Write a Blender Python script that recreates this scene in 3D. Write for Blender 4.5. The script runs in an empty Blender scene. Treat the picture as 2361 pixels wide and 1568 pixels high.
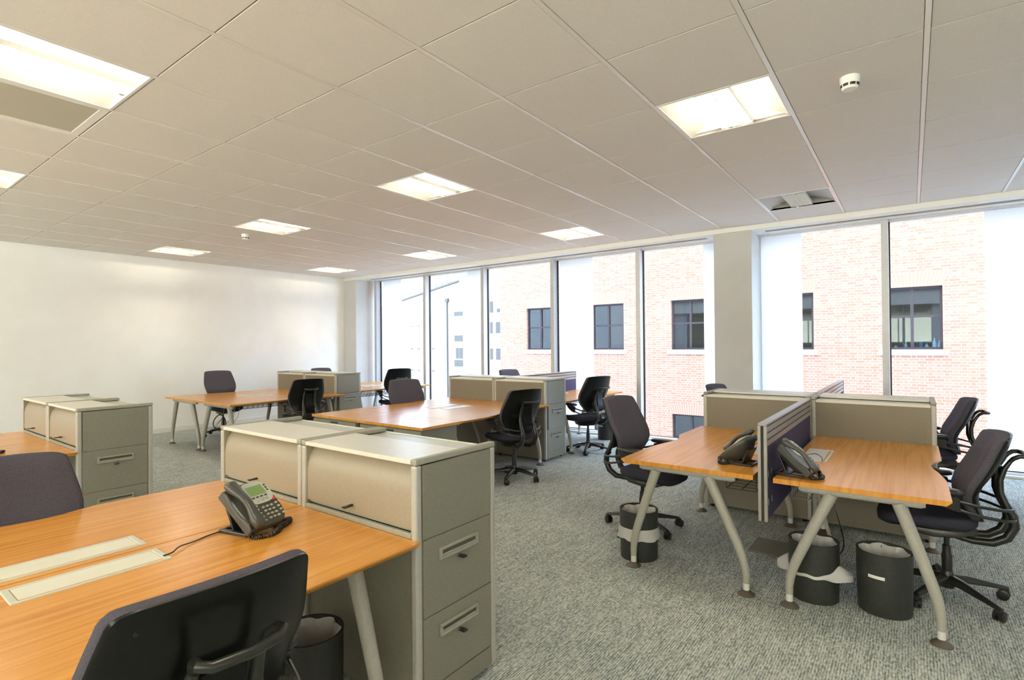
import bpy, math, random
from mathutils import Matrix, Vector
random.seed(7)
C = bpy.context.scene.collection
SC = bpy.context.scene
PI = math.pi

# ------------------------------------------------------------------ camera, sky, exposure
F_PX, YAW, PITCH, ROLL = 1230.68, 0.9289927, 0.0078972, -0.0081867
CAM_H = 1.5
def cam_axes():
    cy, sy, cp, sp, cr, sr = math.cos(YAW), math.sin(YAW), math.cos(PITCH), math.sin(PITCH), math.cos(ROLL), math.sin(ROLL)
    f = Vector((sy*cp, cy*cp, sp)); r = Vector((cy, -sy, 0)); u = r.cross(f)
    return cr*r + sr*u, -sr*r + cr*u, f
cd = bpy.data.cameras.new('camera'); cam = bpy.data.objects.new('camera', cd); C.objects.link(cam)
cd.sensor_width = 36; cd.lens = F_PX/2361*36; cd.clip_start = 0.05; cd.clip_end = 300
r_, u_, f_ = cam_axes()
cam.matrix_world = Matrix(((r_.x, u_.x, -f_.x, 0), (r_.y, u_.y, -f_.y, 0), (r_.z, u_.z, -f_.z, CAM_H), (0, 0, 0, 1)))
SC.camera = cam

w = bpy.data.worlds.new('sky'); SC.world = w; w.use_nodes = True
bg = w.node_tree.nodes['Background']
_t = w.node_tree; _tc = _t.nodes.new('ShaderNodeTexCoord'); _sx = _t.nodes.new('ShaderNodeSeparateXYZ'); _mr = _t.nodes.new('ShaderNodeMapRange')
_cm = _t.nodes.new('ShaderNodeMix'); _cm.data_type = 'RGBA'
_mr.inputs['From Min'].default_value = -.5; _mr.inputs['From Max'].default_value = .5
_cm.inputs[6].default_value = (5.6, 5.0, 3.9, 1)      # unseen sky behind the camera, warmed to fill the room
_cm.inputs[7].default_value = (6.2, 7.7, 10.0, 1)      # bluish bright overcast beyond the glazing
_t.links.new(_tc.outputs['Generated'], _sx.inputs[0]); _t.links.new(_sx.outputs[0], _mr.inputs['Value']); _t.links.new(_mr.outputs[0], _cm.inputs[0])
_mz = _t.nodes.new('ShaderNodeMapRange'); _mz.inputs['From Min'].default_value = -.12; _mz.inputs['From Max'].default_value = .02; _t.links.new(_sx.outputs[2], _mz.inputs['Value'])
_gm = _t.nodes.new('ShaderNodeMix'); _gm.data_type = 'RGBA'; _gm.inputs[6].default_value = (10.5, 9.5, 7.6, 1); _gm.inputs[7].default_value = (1.9, 2.2, 2.6, 1)   # the ground: bright glow added behind to light the ceiling / shaded street
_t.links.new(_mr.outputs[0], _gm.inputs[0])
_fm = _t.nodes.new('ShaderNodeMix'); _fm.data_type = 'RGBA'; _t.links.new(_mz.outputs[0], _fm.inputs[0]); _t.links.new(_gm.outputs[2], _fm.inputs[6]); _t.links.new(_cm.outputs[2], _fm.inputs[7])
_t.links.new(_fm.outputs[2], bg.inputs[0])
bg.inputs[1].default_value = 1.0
SC.view_settings.view_transform = 'Standard'; SC.view_settings.look = 'None'
SC.view_settings.exposure = 0.66; SC.view_settings.gamma = 1
SC.view_settings.use_curve_mapping = False
SC.cycles.max_bounces = 7; SC.cycles.diffuse_bounces = 5; SC.cycles.glossy_bounces = 3; SC.cycles.transparent_max_bounces = 10
SC.cycles.sample_clamp_indirect = 6; SC.cycles.use_denoising = True
SC.cycles.caustics_reflective = False; SC.cycles.caustics_refractive = False
TUBE_POWER = 80.0

# ------------------------------------------------------------------ mesh helper
class MB:
    def __init__(s): s.v = []; s.f = []
    def add(s, vs, fs):
        o = len(s.v); s.v += [tuple(p) for p in vs]; s.f += [tuple(i+o for i in f) for f in fs]; return s
    def box(s, x0, x1, y0, y1, z0, z1):
        return s.add([(x0,y0,z0),(x1,y0,z0),(x1,y1,z0),(x0,y1,z0),(x0,y0,z1),(x1,y0,z1),(x1,y1,z1),(x0,y1,z1)],
                     [(0,3,2,1),(4,5,6,7),(0,1,5,4),(1,2,6,5),(2,3,7,6),(3,0,4,7)])
    def tube(s, pts, r, n=10, flat=None, caps=True, up=(0,0,1)):
        pts = [Vector(p) for p in pts]; rs = r if isinstance(r, (list, tuple)) else [r]*len(pts)
        ts = []
        for i in range(len(pts)):
            a = pts[max(i-1,0)]; b = pts[min(i+1,len(pts)-1)]; ts.append((b-a).normalized())
        u = Vector(up)
        if abs(u.dot(ts[0])) > .95: u = Vector((1,0,0)) if abs(ts[0].x) < .9 else Vector((0,1,0))
        nrm = (u - ts[0]*u.dot(ts[0])).normalized(); vs = []
        for p, t, rr in zip(pts, ts, rs):
            nrm = (nrm - t*nrm.dot(t)).normalized(); bi = t.cross(nrm)
            fa = flat or 1.0
            for k in range(n):
                a = 2*PI*k/n; vs.append(p + nrm*math.cos(a)*rr*fa + bi*math.sin(a)*rr)
        fs = []
        for i in range(len(pts)-1):
            for k in range(n):
                a = i*n+k; b = i*n+(k+1)%n; fs.append((a, b, b+n, a+n))
        if caps: fs += [tuple(range(n-1,-1,-1)), tuple((len(pts)-1)*n+k for k in range(n))]
        return s.add(vs, fs)
    def lathe(s, prof, cx=0, cy=0, n=24, sx=1, sy=1, closed=False):
        vs = []; m = len(prof)
        for r, z in prof:
            for k in range(n):
                a = 2*PI*k/n; vs.append((cx+r*sx*math.cos(a), cy+r*sy*math.sin(a), z))
        fs = []
        for i in range(m-1 if not closed else m):
            j = (i+1) % m
            for k in range(n):
                fs.append((i*n+k, i*n+(k+1)%n, j*n+(k+1)%n, j*n+k))
        if not closed:
            if prof[0][0] > 1e-6: fs.append(tuple(range(n-1,-1,-1)))
            if prof[-1][0] > 1e-6: fs.append(tuple((m-1)*n+k for k in range(n)))
        return s.add(vs, fs)
    def loft(s, rings, caps=True):
        n = len(rings[0]); vs = [p for r in rings for p in r]; fs = []
        for i in range(len(rings)-1):
            for k in range(n): fs.append((i*n+k, i*n+(k+1)%n, (i+1)*n+(k+1)%n, (i+1)*n+k))
        if caps: fs += [tuple(range(n-1,-1,-1)), tuple((len(rings)-1)*n+k for k in range(n))]
        return s.add(vs, fs)
    def grid(s, rows, flip=False):
        n = len(rows[0]); m = len(rows); vs = [p for r in rows for p in r]
        fs = [((i*n+j, i*n+j+1, (i+1)*n+j+1, (i+1)*n+j) if not flip else (i*n+j, (i+1)*n+j, (i+1)*n+j+1, i*n+j+1)) for i in range(m-1) for j in range(n-1)]
        return s.add(vs, fs)
    def xf(s, M):
        s.v = [tuple(M @ Vector(p)) for p in s.v]; return s
def obj(name, mb, m, parent=None, loc=(0,0,0), rot=None, bevel=0, smooth=35, sub=0, segs=2):
    me = bpy.data.meshes.new(name); me.from_pydata(mb.v, [], mb.f); me.validate()
    import bmesh
    bm = bmesh.new(); bm.from_mesh(me); bmesh.ops.recalc_face_normals(bm, faces=bm.faces); bm.to_mesh(me); bm.free()
    if smooth:
        me.shade_smooth(); me.set_sharp_from_angle(angle=math.radians(smooth))
    me.materials.append(m)
    o = bpy.data.objects.new(name, me); C.objects.link(o); o.location = loc
    if rot: o.rotation_euler = rot
    if bevel:
        b = o.modifiers.new('bevel', 'BEVEL'); b.width = bevel; b.segments = segs; b.limit_method = 'ANGLE'; b.angle_limit = math.radians(40)
    if sub:
        b = o.modifiers.new('sub', 'SUBSURF'); b.levels = sub; b.render_levels = sub
    if parent: o.parent = parent
    return o
def thing(name, label, cat, loc=(0,0,0), rotz=0, group=None):
    o = bpy.data.objects.new(name, None); C.objects.link(o); o.empty_display_size = .1
    o.location = loc; o.rotation_euler = (0,0,rotz); tag(o, label, cat, group); return o
def tag(o, label, cat, group=None):
    o['label'] = label; o['category'] = cat
    if group: o['group'] = group
    return o
def struct(name, mb, m, **k):
    o = obj(name, mb, m, **k); o['kind'] = 'structure'; return o
def dup(root, loc, rotz, label, group=None):
    r = root.copy(); C.objects.link(r); r.location = loc; r.rotation_euler = (0,0,rotz); r['label'] = label
    if group: r['group'] = group
    for ch in list(root.children):
        c = ch.copy(); C.objects.link(c); c.parent = r
        for g in list(ch.children):
            d = g.copy(); C.objects.link(d); d.parent = c
    return r

# ------------------------------------------------------------------ materials
def mat(name, col=(.5,.5,.5), rough=.5, metal=0, spec=.5, coat=0):
    m = bpy.data.materials.new(name); m.use_nodes = True; b = m.node_tree.nodes['Principled BSDF']
    b.inputs['Base Color'].default_value = (*col, 1); b.inputs['Roughness'].default_value = rough
    b.inputs['Metallic'].default_value = metal; b.inputs['Specular IOR Level'].default_value = spec
    b.inputs['Coat Weight'].default_value = coat
    return m
def nd(m, t, **k):
    n = m.node_tree.nodes.new(t)
    for a, b in k.items(): setattr(n, a, b)
    return n
def ln(m, a, b): m.node_tree.links.new(a, b)
def mth(m, op, a, b=None, c=None):
    n = nd(m, 'ShaderNodeMath', operation=op)
    for i, v in enumerate((a, b, c)):
        if v is None: continue
        if isinstance(v, (int, float)): n.inputs[i].default_value = v
        else: ln(m, v, n.inputs[i])
    return n.outputs[0]
def noisy(name, c1, c2, scale=(1,1,1), nscale=5, rough=.5, detail=4, lo=.35, hi=.65, bump=0, metal=0, spec=.5, coat=0):
    m = mat(name, c1, rough, metal, spec, coat); b = m.node_tree.nodes['Principled BSDF']
    tc = nd(m, 'ShaderNodeTexCoord'); mp = nd(m, 'ShaderNodeMapping'); mp.inputs['Scale'].default_value = scale
    no = nd(m, 'ShaderNodeTexNoise'); no.inputs['Scale'].default_value = nscale; no.inputs['Detail'].default_value = detail
    cr = nd(m, 'ShaderNodeValToRGB'); cr.color_ramp.elements[0].position = lo; cr.color_ramp.elements[1].position = hi
    cr.color_ramp.elements[0].color = (*c1, 1); cr.color_ramp.elements[1].color = (*c2, 1)
    ln(m, tc.outputs['Object'], mp.inputs[0]); ln(m, mp.outputs[0], no.inputs['Vector']); ln(m, no.outputs[0], cr.inputs[0]); ln(m, cr.outputs[0], b.inputs['Base Color'])
    if bump:
        bp = nd(m, 'ShaderNodeBump'); bp.inputs['Strength'].default_value = bump; bp.inputs['Distance'].default_value = .002
        ln(m, no.outputs[0], bp.inputs['Height']); ln(m, bp.outputs[0], b.inputs['Normal'])
    return m
def wood_mat():
    m = mat('beech_veneer', (.55,.24,.07), .33, spec=.5); b = m.node_tree.nodes['Principled BSDF']
    tc = nd(m, 'ShaderNodeTexCoord'); mp = nd(m, 'ShaderNodeMapping'); mp.inputs['Scale'].default_value = (.6, 17, 3)
    ln(m, tc.outputs['Object'], mp.inputs[0])
    n1 = nd(m, 'ShaderNodeTexNoise'); n1.inputs['Scale'].default_value = 2.2; n1.inputs['Detail'].default_value = 6; n1.inputs['Distortion'].default_value = .6
    ln(m, mp.outputs[0], n1.inputs['Vector'])
    cr = nd(m, 'ShaderNodeValToRGB'); e = cr.color_ramp.elements; e[0].position = .3; e[0].color = (.585,.225,.030,1); e[1].position = .72; e[1].color = (.78,.385,.075,1)
    k = e.new(.5); k.color = (.69,.31,.050,1)
    ln(m, n1.outputs[0], cr.inputs[0])
    mp2 = nd(m, 'ShaderNodeMapping'); mp2.inputs['Scale'].default_value = (6, 160, 20); ln(m, tc.outputs['Object'], mp2.inputs[0])
    n2 = nd(m, 'ShaderNodeTexNoise'); n2.inputs['Scale'].default_value = 2; n2.inputs['Detail'].default_value = 3; ln(m, mp2.outputs[0], n2.inputs['Vector'])
    mx = nd(m, 'ShaderNodeMixRGB', blend_type='MULTIPLY'); mx.inputs[0].default_value = .22
    ln(m, cr.outputs[0], mx.inputs[1]); ln(m, n2.outputs[0], mx.inputs[2]); ln(m, mx.outputs[0], b.inputs['Base Color'])
    return m
def carpet_mat():
    m = mat('loop_carpet', (.3,.3,.3), .95, spec=.1); b = m.node_tree.nodes['Principled BSDF']
    tc = nd(m, 'ShaderNodeTexCoord')
    def no(scale, s, det, dist=0):
        mp = nd(m, 'ShaderNodeMapping'); mp.inputs['Scale'].default_value = scale; mp.inputs['Rotation'].default_value = (0, 0, .0); ln(m, tc.outputs['Object'], mp.inputs[0])
        n = nd(m, 'ShaderNodeTexNoise'); n.inputs['Scale'].default_value = s; n.inputs['Detail'].default_value = det; ln(m, mp.outputs[0], n.inputs['Vector']); return n.outputs[0]
    fine = no((38, 95, 1), 1.0, 2); med = no((7, 26, 1), 1.0, 2); big = no((1, 1, 1), 1.2, 3); dash = no((16, 60, 1), 1.0, 1); pat = no((5, 5, 1), 1.0, 2)
    sp = nd(m, 'ShaderNodeSeparateXYZ'); ln(m, tc.outputs['Object'], sp.inputs[0])
    wv = mth(m, 'SINE', mth(m, 'ADD', mth(m, 'MULTIPLY', sp.outputs[1], 2*PI/.0118), mth(m, 'MULTIPLY', dash, 6.0)))
    v = mth(m, 'ADD', .5, mth(m, 'MULTIPLY', wv, mth(m, 'MULTIPLY', pat, .16)))
    v = mth(m, 'ADD', v, mth(m, 'MULTIPLY', mth(m, 'SUBTRACT', fine, .5), .75)); v = mth(m, 'ADD', v, mth(m, 'MULTIPLY', mth(m, 'SUBTRACT', med, .5), .30))
    v = mth(m, 'ADD', v, mth(m, 'MULTIPLY', mth(m, 'SUBTRACT', big, .5), .12))
    cr = nd(m, 'ShaderNodeValToRGB'); e = cr.color_ramp.elements
    e[0].position = .34; e[0].color = (.155,.19,.19,1); e[1].position = .66; e[1].color = (.60,.635,.60,1)
    ln(m, v, cr.inputs[0]); ln(m, cr.outputs[0], b.inputs['Base Color'])
    bp = nd(m, 'ShaderNodeBump'); bp.inputs['Strength'].default_value = .5; bp.inputs['Distance'].default_value = .004; ln(m, v, bp.inputs['Height']); ln(m, bp.outputs[0], b.inputs['Normal'])
    return m
def brick_mat():
    m = mat('red_brick', (.5,.25,.2), .9, spec=.1); b = m.node_tree.nodes['Principled BSDF']
    tc = nd(m, 'ShaderNodeTexCoord'); sp = nd(m, 'ShaderNodeSeparateXYZ'); ln(m, tc.outputs['Object'], sp.inputs[0])
    z = mth(m, 'DIVIDE', sp.outputs[2], .075); row = mth(m, 'FLOOR', z); fz = mth(m, 'FRACT', z)
    u = mth(m, 'ADD', mth(m, 'DIVIDE', mth(m, 'ADD', sp.outputs[1], sp.outputs[0]), .3375), mth(m, 'MULTIPLY', mth(m, 'MODULO', mth(m, 'ADD', row, 1000), 2), .5))
    cell = mth(m, 'FLOOR', u); fu = mth(m, 'FRACT', u)
    # Flemish bond: a stretcher (2/3) then a header (1/3)
    st = mth(m, 'LESS_THAN', mth(m, 'ABSOLUTE', mth(m, 'SUBTRACT', fu, .335)), .31)
    hd = mth(m, 'LESS_THAN', mth(m, 'ABSOLUTE', mth(m, 'SUBTRACT', fu, .835)), .14)
    inz = mth(m, 'LESS_THAN', mth(m, 'ABSOLUTE', mth(m, 'SUBTRACT', fz, .5)), .415)
    isb = mth(m, 'MULTIPLY', mth(m, 'ADD', st, hd), inz)
    cb = nd(m, 'ShaderNodeCombineXYZ'); ln(m, mth(m, 'ADD', mth(m, 'MULTIPLY', cell, 2), hd), cb.inputs[0]); ln(m, row, cb.inputs[1])
    wn = nd(m, 'ShaderNodeTexWhiteNoise'); ln(m, cb.outputs[0], wn.inputs['Vector'])
    cr = nd(m, 'ShaderNodeValToRGB'); e = cr.color_ramp.elements; e[0].color = (.315,.18,.135,1); e[1].color = (.38,.235,.187,1); ln(m, wn.outputs[0], cr.inputs[0])
    mx = nd(m, 'ShaderNodeMixRGB'); mx.inputs[1].default_value = (.44,.39,.345,1); ln(m, isb, mx.inputs[0]); ln(m, cr.outputs[0], mx.inputs[2])
    ln(m, mx.outputs[0], b.inputs['Base Color']); return m
def soldier_mat():
    m = mat('gauged_brick', (.5,.25,.2), .9, spec=.1); b = m.node_tree.nodes['Principled BSDF']
    tc = nd(m, 'ShaderNodeTexCoord'); sp = nd(m, 'ShaderNodeSeparateXYZ'); ln(m, tc.outputs['Object'], sp.inputs[0])
    # joints fan out from a point below each arch (object origin sits at the opening's head centre)
    a = mth(m, 'DIVIDE', sp.outputs[1], mth(m, 'ADD', sp.outputs[2], 1.6)); fu = mth(m, 'FRACT', mth(m, 'DIVIDE', a, .043))
    isb = mth(m, 'LESS_THAN', mth(m, 'ABSOLUTE', mth(m, 'SUBTRACT', fu, .5)), .40)
    mx = nd(m, 'ShaderNodeMixRGB'); mx.inputs[1].default_value = (.44,.39,.345,1); mx.inputs[2].default_value = (.37,.222,.175,1); ln(m, isb, mx.inputs[0]); ln(m, mx.outputs[0], b.inputs['Base Color'])
    return m
def glass_mat(name, refl=.06, tint=(.96,.985,1)):
    m = bpy.data.materials.new(name); m.use_nodes = True; nt = m.node_tree; nt.nodes.clear()
    o = nd(m, 'ShaderNodeOutputMaterial'); t = nd(m, 'ShaderNodeBsdfTransparent'); t.inputs[0].default_value = (*tint, 1)
    g = nd(m, 'ShaderNodeBsdfGlossy'); g.inputs['Roughness'].default_value = .02
    x = nd(m, 'ShaderNodeMixShader'); x.inputs[0].default_value = refl
    ln(m, t.outputs[0], x.inputs[1]); ln(m, g.outputs[0], x.inputs[2]); ln(m, x.outputs[0], o.inputs[0]); return m
def emis(name, col, s):
    m = bpy.data.materials.new(name); m.use_nodes = True; m.node_tree.nodes.clear()
    o = nd(m, 'ShaderNodeOutputMaterial'); e = nd(m, 'ShaderNodeEmission'); e.inputs[0].default_value = (*col, 1); e.inputs[1].default_value = s
    ln(m, e.outputs[0], o.inputs[0]); return m
def perf_mat():
    m = mat('perforated_steel', (.5,.48,.42), .5); b = m.node_tree.nodes['Principled BSDF']
    tc = nd(m, 'ShaderNodeTexCoord'); vo = nd(m, 'ShaderNodeTexVoronoi'); vo.inputs['Randomness'].default_value = 0; vo.inputs['Scale'].default_value = 130
    ln(m, tc.outputs['Object'], vo.inputs['Vector'])
    mx = nd(m, 'ShaderNodeMixRGB'); mx.inputs[1].default_value = (.04,.038,.03,1); mx.inputs[2].default_value = (.50,.46,.37,1)
    ln(m, mth(m, 'GREATER_THAN', vo.outputs['Distance'], .32), mx.inputs[0]); ln(m, mx.outputs[0], b.inputs['Base Color']); return m
M = {}
M['wood'] = wood_mat(); M['wood'].node_tree.nodes['Principled BSDF'].inputs['Roughness'].default_value = .24; M['carpet'] = carpet_mat(); M['brick'] = brick_mat(); M['soldier'] = soldier_mat(); M['perf'] = perf_mat()
M['wood_edge'] = noisy('beech_edge', (.46,.17,.035), (.60,.26,.07), (1,1,30), 8, .4)
M['tile'] = noisy('ceiling_tile', (.74,.70,.655), (.79,.75,.705), (1,1,1), 160, .95, bump=.15, spec=.1)
M['tbar'] = mat('white_tbar', (.80,.765,.71), .25, spec=.8)
M['wall'] = noisy('white_paint', (.89,.89,.87), (.92,.92,.90), (1,1,1), 3, .85, spec=.15)
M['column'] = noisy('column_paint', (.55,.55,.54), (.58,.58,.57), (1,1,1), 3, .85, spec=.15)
M['trim'] = mat('white_gloss_paint', (.82,.82,.79), .45)
M['alu'] = noisy('mullion_aluminium', (.50,.51,.53), (.53,.54,.56), (1,1,1), 20, .4, metal=.3)
M['gasket'] = mat('black_gasket', (.01,.012,.02), .5)
M['glass'] = glass_mat('window_glass', .003)
M['panel_w'] = mat('white_film_panel', (.90,.92,.95), .6)
_m = M['panel_w']; _tr = nd(_m, 'ShaderNodeBsdfTranslucent'); _tr.inputs[0].default_value = (.93,.96,1,1); _x = nd(_m, 'ShaderNodeMixShader'); _x.inputs[0].default_value = .55
ln(_m, _m.node_tree.nodes['Principled BSDF'].outputs[0], _x.inputs[1]); ln(_m, _tr.outputs[0], _x.inputs[2]); ln(_m, _x.outputs[0], _m.node_tree.nodes['Material Output'].inputs[0])
M['cab'] = noisy('grey_steel', (.200,.195,.152), (.222,.217,.172), (1,1,1), 90, .45)
M['cab_front'] = noisy('beige_steel', (.30,.262,.20), (.32,.28,.215), (1,1,1), 90, .42)
M['cab_back'] = noisy('taupe_panel', (.195,.175,.135), (.22,.20,.155), (1,1,1), 110, .6)
M['cab_top'] = noisy('cream_laminate', (.62,.615,.55), (.66,.655,.59), (1,1,1), 40, .35)
M['cab_rear'] = noisy('grey_laminate', (.46,.48,.43), (.49,.51,.46), (1,1,1), 40, .38)
M['post'] = noisy('silver_post', (.42,.415,.38), (.45,.445,.41), (1,1,1), 40, .35, metal=.15)
M['cap'] = noisy('grey_edge_cap', (.29,.29,.235), (.32,.32,.26), (1,1,1), 40, .45)
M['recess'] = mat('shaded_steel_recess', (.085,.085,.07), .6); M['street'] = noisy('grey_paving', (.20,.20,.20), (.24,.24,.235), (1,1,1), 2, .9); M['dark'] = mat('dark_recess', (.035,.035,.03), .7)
M['black'] = noisy('black_plastic', (.012,.012,.012), (.018,.018,.018), (1,1,1), 60, .32)
M['shell'] = noisy('chair_shell_black', (.004,.0045,.004), (.006,.0065,.006), (1,1,1), 60, .28, spec=.22)
M['frame'] = noisy('chair_frame_graphite', (.012,.013,.011), (.017,.018,.015), (1,1,1), 60, .30)
M['fabric'] = noisy('purple_grey_fabric', (.062,.058,.076), (.092,.086,.108), (1,1,1), 260, .95, bump=.4, spec=.1)
M['seat'] = noisy('navy_fabric', (.030,.031,.046), (.048,.049,.070), (1,1,1), 260, .95, bump=.4, spec=.1)
M['leg'] = noisy('pale_grey_powder_coat', (.35,.345,.30), (.38,.375,.33), (1,1,1), 70, .42)
M['ferrule'] = mat('pale_ferrule', (.66,.67,.66), .35)
M['foot'] = mat('brown_foot', (.10,.085,.07), .5)
M['screen_fab'] = noisy('navy_screen_fabric', (.060,.056,.105), (.085,.080,.14), (1,1,1), 200, .95, bump=.3, spec=.1)
M['rail'] = noisy('satin_rail', (.32,.305,.285), (.35,.335,.315), (1,1,1), 30, .38, metal=.3)
M['lidm'] = mat('port_lid', (.70,.70,.60), .35)
M['port'] = mat('port_frame', (.55,.57,.50), .35)
M['silver'] = mat('silver_lid', (.60,.63,.63), .3, .2)
M['phone'] = noisy('phone_grey', (.050,.053,.048), (.062,.065,.058), (1,1,1), 60, .33)
M['phone_face'] = mat('phone_silver', (.52,.56,.50), .4)
M['lcd'] = mat('lcd_green', (.22,.36,.13), .25)
M['key'] = mat('phone_key', (.42,.44,.36), .4)
M['redk'] = mat('red_key', (.65,.05,.04), .4)
M['bin'] = noisy('bin_black', (.022,.025,.022), (.03,.033,.03), (1,1,1), 50, .45)
M['steel'] = mat('chrome', (.7,.7,.7), .2, 1.0)
M['wire'] = mat('wire_steel', (.33,.33,.31), .35, .6)
M['reflector'] = mat('white_reflector', (.48,.475,.44), .45)
M['tube'] = emis('fluorescent_tube', (1.0, .90, .70), TUBE_POWER)
M['tube_off'] = mat('tube_unlit', (.85,.85,.85), .3)
M['louvre'] = mat('louvre_white', (.85,.86,.84), .35)
M['stone'] = mat('white_stone_sill', (.80,.78,.74), .8)
M['bframe'] = mat('dark_window_frame', (.045,.040,.052), .6, spec=.2)
M['bglass'] = glass_mat('far_glass', .07, (.55,.68,.74))
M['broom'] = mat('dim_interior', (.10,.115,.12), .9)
M['render_w'] = noisy('white_render', (.25,.255,.27), (.27,.275,.29), (1,1,1), 1, .9, spec=.1)
M['winblue'] = mat('pale_blue_window', (.055,.075,.105), .5, spec=.2)
M['towerglass'] = mat('pale_tower_glass', (.15,.215,.245), .5, spec=.2)
M['blue'] = mat('blue_plastic', (.02,.18,.45), .3)
M['whitep'] = mat('white_plastic', (.8,.8,.8), .3)
M['red'] = mat('red_tab', (.75,.06,.05), .5)
def bag_mat():
    m = mat('thin_white_liner', (.90,.91,.90), .35); b = m.node_tree.nodes['Principled BSDF']
    tr = nd(m, 'ShaderNodeBsdfTranslucent'); tr.inputs[0].default_value = (.8,.8,.8,1); t2 = nd(m, 'ShaderNodeBsdfTransparent')
    x = nd(m, 'ShaderNodeMixShader'); x.inputs[0].default_value = .35; y = nd(m, 'ShaderNodeMixShader'); y.inputs[0].default_value = .12
    o = m.node_tree.nodes['Material Output']; ln(m, b.outputs[0], x.inputs[1]); ln(m, tr.outputs[0], x.inputs[2]); ln(m, x.outputs[0], y.inputs[1]); ln(m, t2.outputs[0], y.inputs[2]); ln(m, y.outputs[0], o.inputs[0])
    return m
M['bag'] = bag_mat()

# ------------------------------------------------------------------ the room
T, GX, GY, ZC = .7074, .5213, .6242, 3.047
XE, XG, YL, YR, XB, ZH = 7.535, 8.06, 10.496, -4.6, -4.2, 2.985
struct('floor', MB().box(XB-.2, XG+.02, YR-.2, YL+.2, -.15, 0), M['carpet'], smooth=0)
struct('wall_left', MB().box(XB-.2, XG+.3, YL, YL+.2, -.15, 3.6), M['wall'], smooth=0)
struct('wall_right', MB().box(XB-.2, XG+.3, YR-.2, YR, -.15, 3.6), M['wall'], smooth=0)
struct('wall_back', MB().box(XB-.2, XB, YR, YL, -.15, 1.45).box(XB-.2, XB, YR, YL, 2.98, 3.6).box(XB-.2, XB, YR, YR+.4, 1.45, 2.98).box(XB-.2, XB, YL-.4, YL, 1.45, 2.98), M['wall'], smooth=0)
for n in range(9):  # unseen rear glazing, added to fill the ceiling and cabinet fronts with light
    ya = YR+.4+n*(YL-YR-.8)/9; yb = YR+.4+(n+1)*(YL-YR-.8)/9
    wr = struct('window_%d' % (11+n), MB().box(XB-.12, XB, ya, ya+.06, 1.45, 2.98), M['alu'], smooth=0)
    obj('glass_pane', MB().box(XB-.14, XB-.13, ya, yb, 1.45, 2.98), M['glass'], wr, smooth=0)
struct('baseboard_left', MB().box(XB, 7.55, YL-.018, YL, 0, .085), M['trim'], smooth=0, bevel=.004)
struct('baseboard_back', MB().box(XB, XB+.018, YR, YL-.018, 0, .085), M['trim'], smooth=0)
lights = {(0,4):1, (0,8):1, (4,0):1, (4,4):1, (4,8):1, (4,12):1, (8,0):0, (8,4):1, (8,8):1, (8,12):1, (0,0):1, (4,-4):1}  # last two are out of view, added for more light
holes = set(lights) | {(0,5)}
tl = MB(); bars = MB(); strips = MB()
bmin, bmax = int(math.floor((XB-GX)/T)), int(math.ceil((XE-GX)/T)); jmin, jmax = int(math.floor((YR-GY)/T)), int(math.ceil((YL-GY)/T))
for b in range(bmin, bmax+1):
    x0, x1 = max(GX+b*T, XB), min(GX+(b+1)*T, XE)
    if x1-x0 < .02: continue
    for j in range(jmin, jmax+1):
        y0, y1 = max(GY+j*T, YR), min(GY+(j+1)*T, YL)
        if y1-y0 < .02 or (b,j) in holes: continue
        tl.box(x0+.0035, x1-.0035, y0+.015, y1-.015, ZC+.000, ZC+.012)
for j in range(jmin, jmax+2):
    y = GY+j*T
    if YR+.02 < y < YL-.02: bars.box(XB, XE, y-.0125, y+.0125, ZC-.002, ZC+.012)
for b in range(bmin, bmax+2):
    x = GX+b*T
    if XB < x < XE:
        for j in range(jmin, jmax+1):
            y0, y1 = max(GY+j*T, YR), min(GY+(j+1)*T, YL)
            if y1-y0 > .03: strips.box(x-.012, x+.012, y0+.0125, y1-.0125, ZC+.0102, ZC+.014)
struct('ceiling', tl, M['tile'], smooth=0, bevel=.0015, segs=1)
struct('trim_1', bars, M['tbar'], smooth=0)
struct('trim_2', strips, M['cap'], smooth=0)  # grey puts the shade of the narrow tile gaps into the colour
# the rest of our own building: storeys above and below, wings left and right
struct('ground', MB().box(XG+.3, 70, -40, 70, -12.2, -12), M['street'], smooth=0)
struct('wall_above', MB().box(XB-.2, XG+.3, YR-.2, YL+.2, 3.6, 13), M['wall'], smooth=0)
struct('wall_below', MB().box(XB-.2, XG+.3, YR-.2, YL+.2, -12, -.16), M['wall'], smooth=0)
struct('wall_wing_left', MB().box(XB-.2, XG+.3, YL+.22, 30, -12, 13), M['wall'], smooth=0)
struct('wall_wing_right', MB().box(XB-.2, XG+.3, -18, YR-.22, -12, 13), M['wall'], smooth=0)
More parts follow.
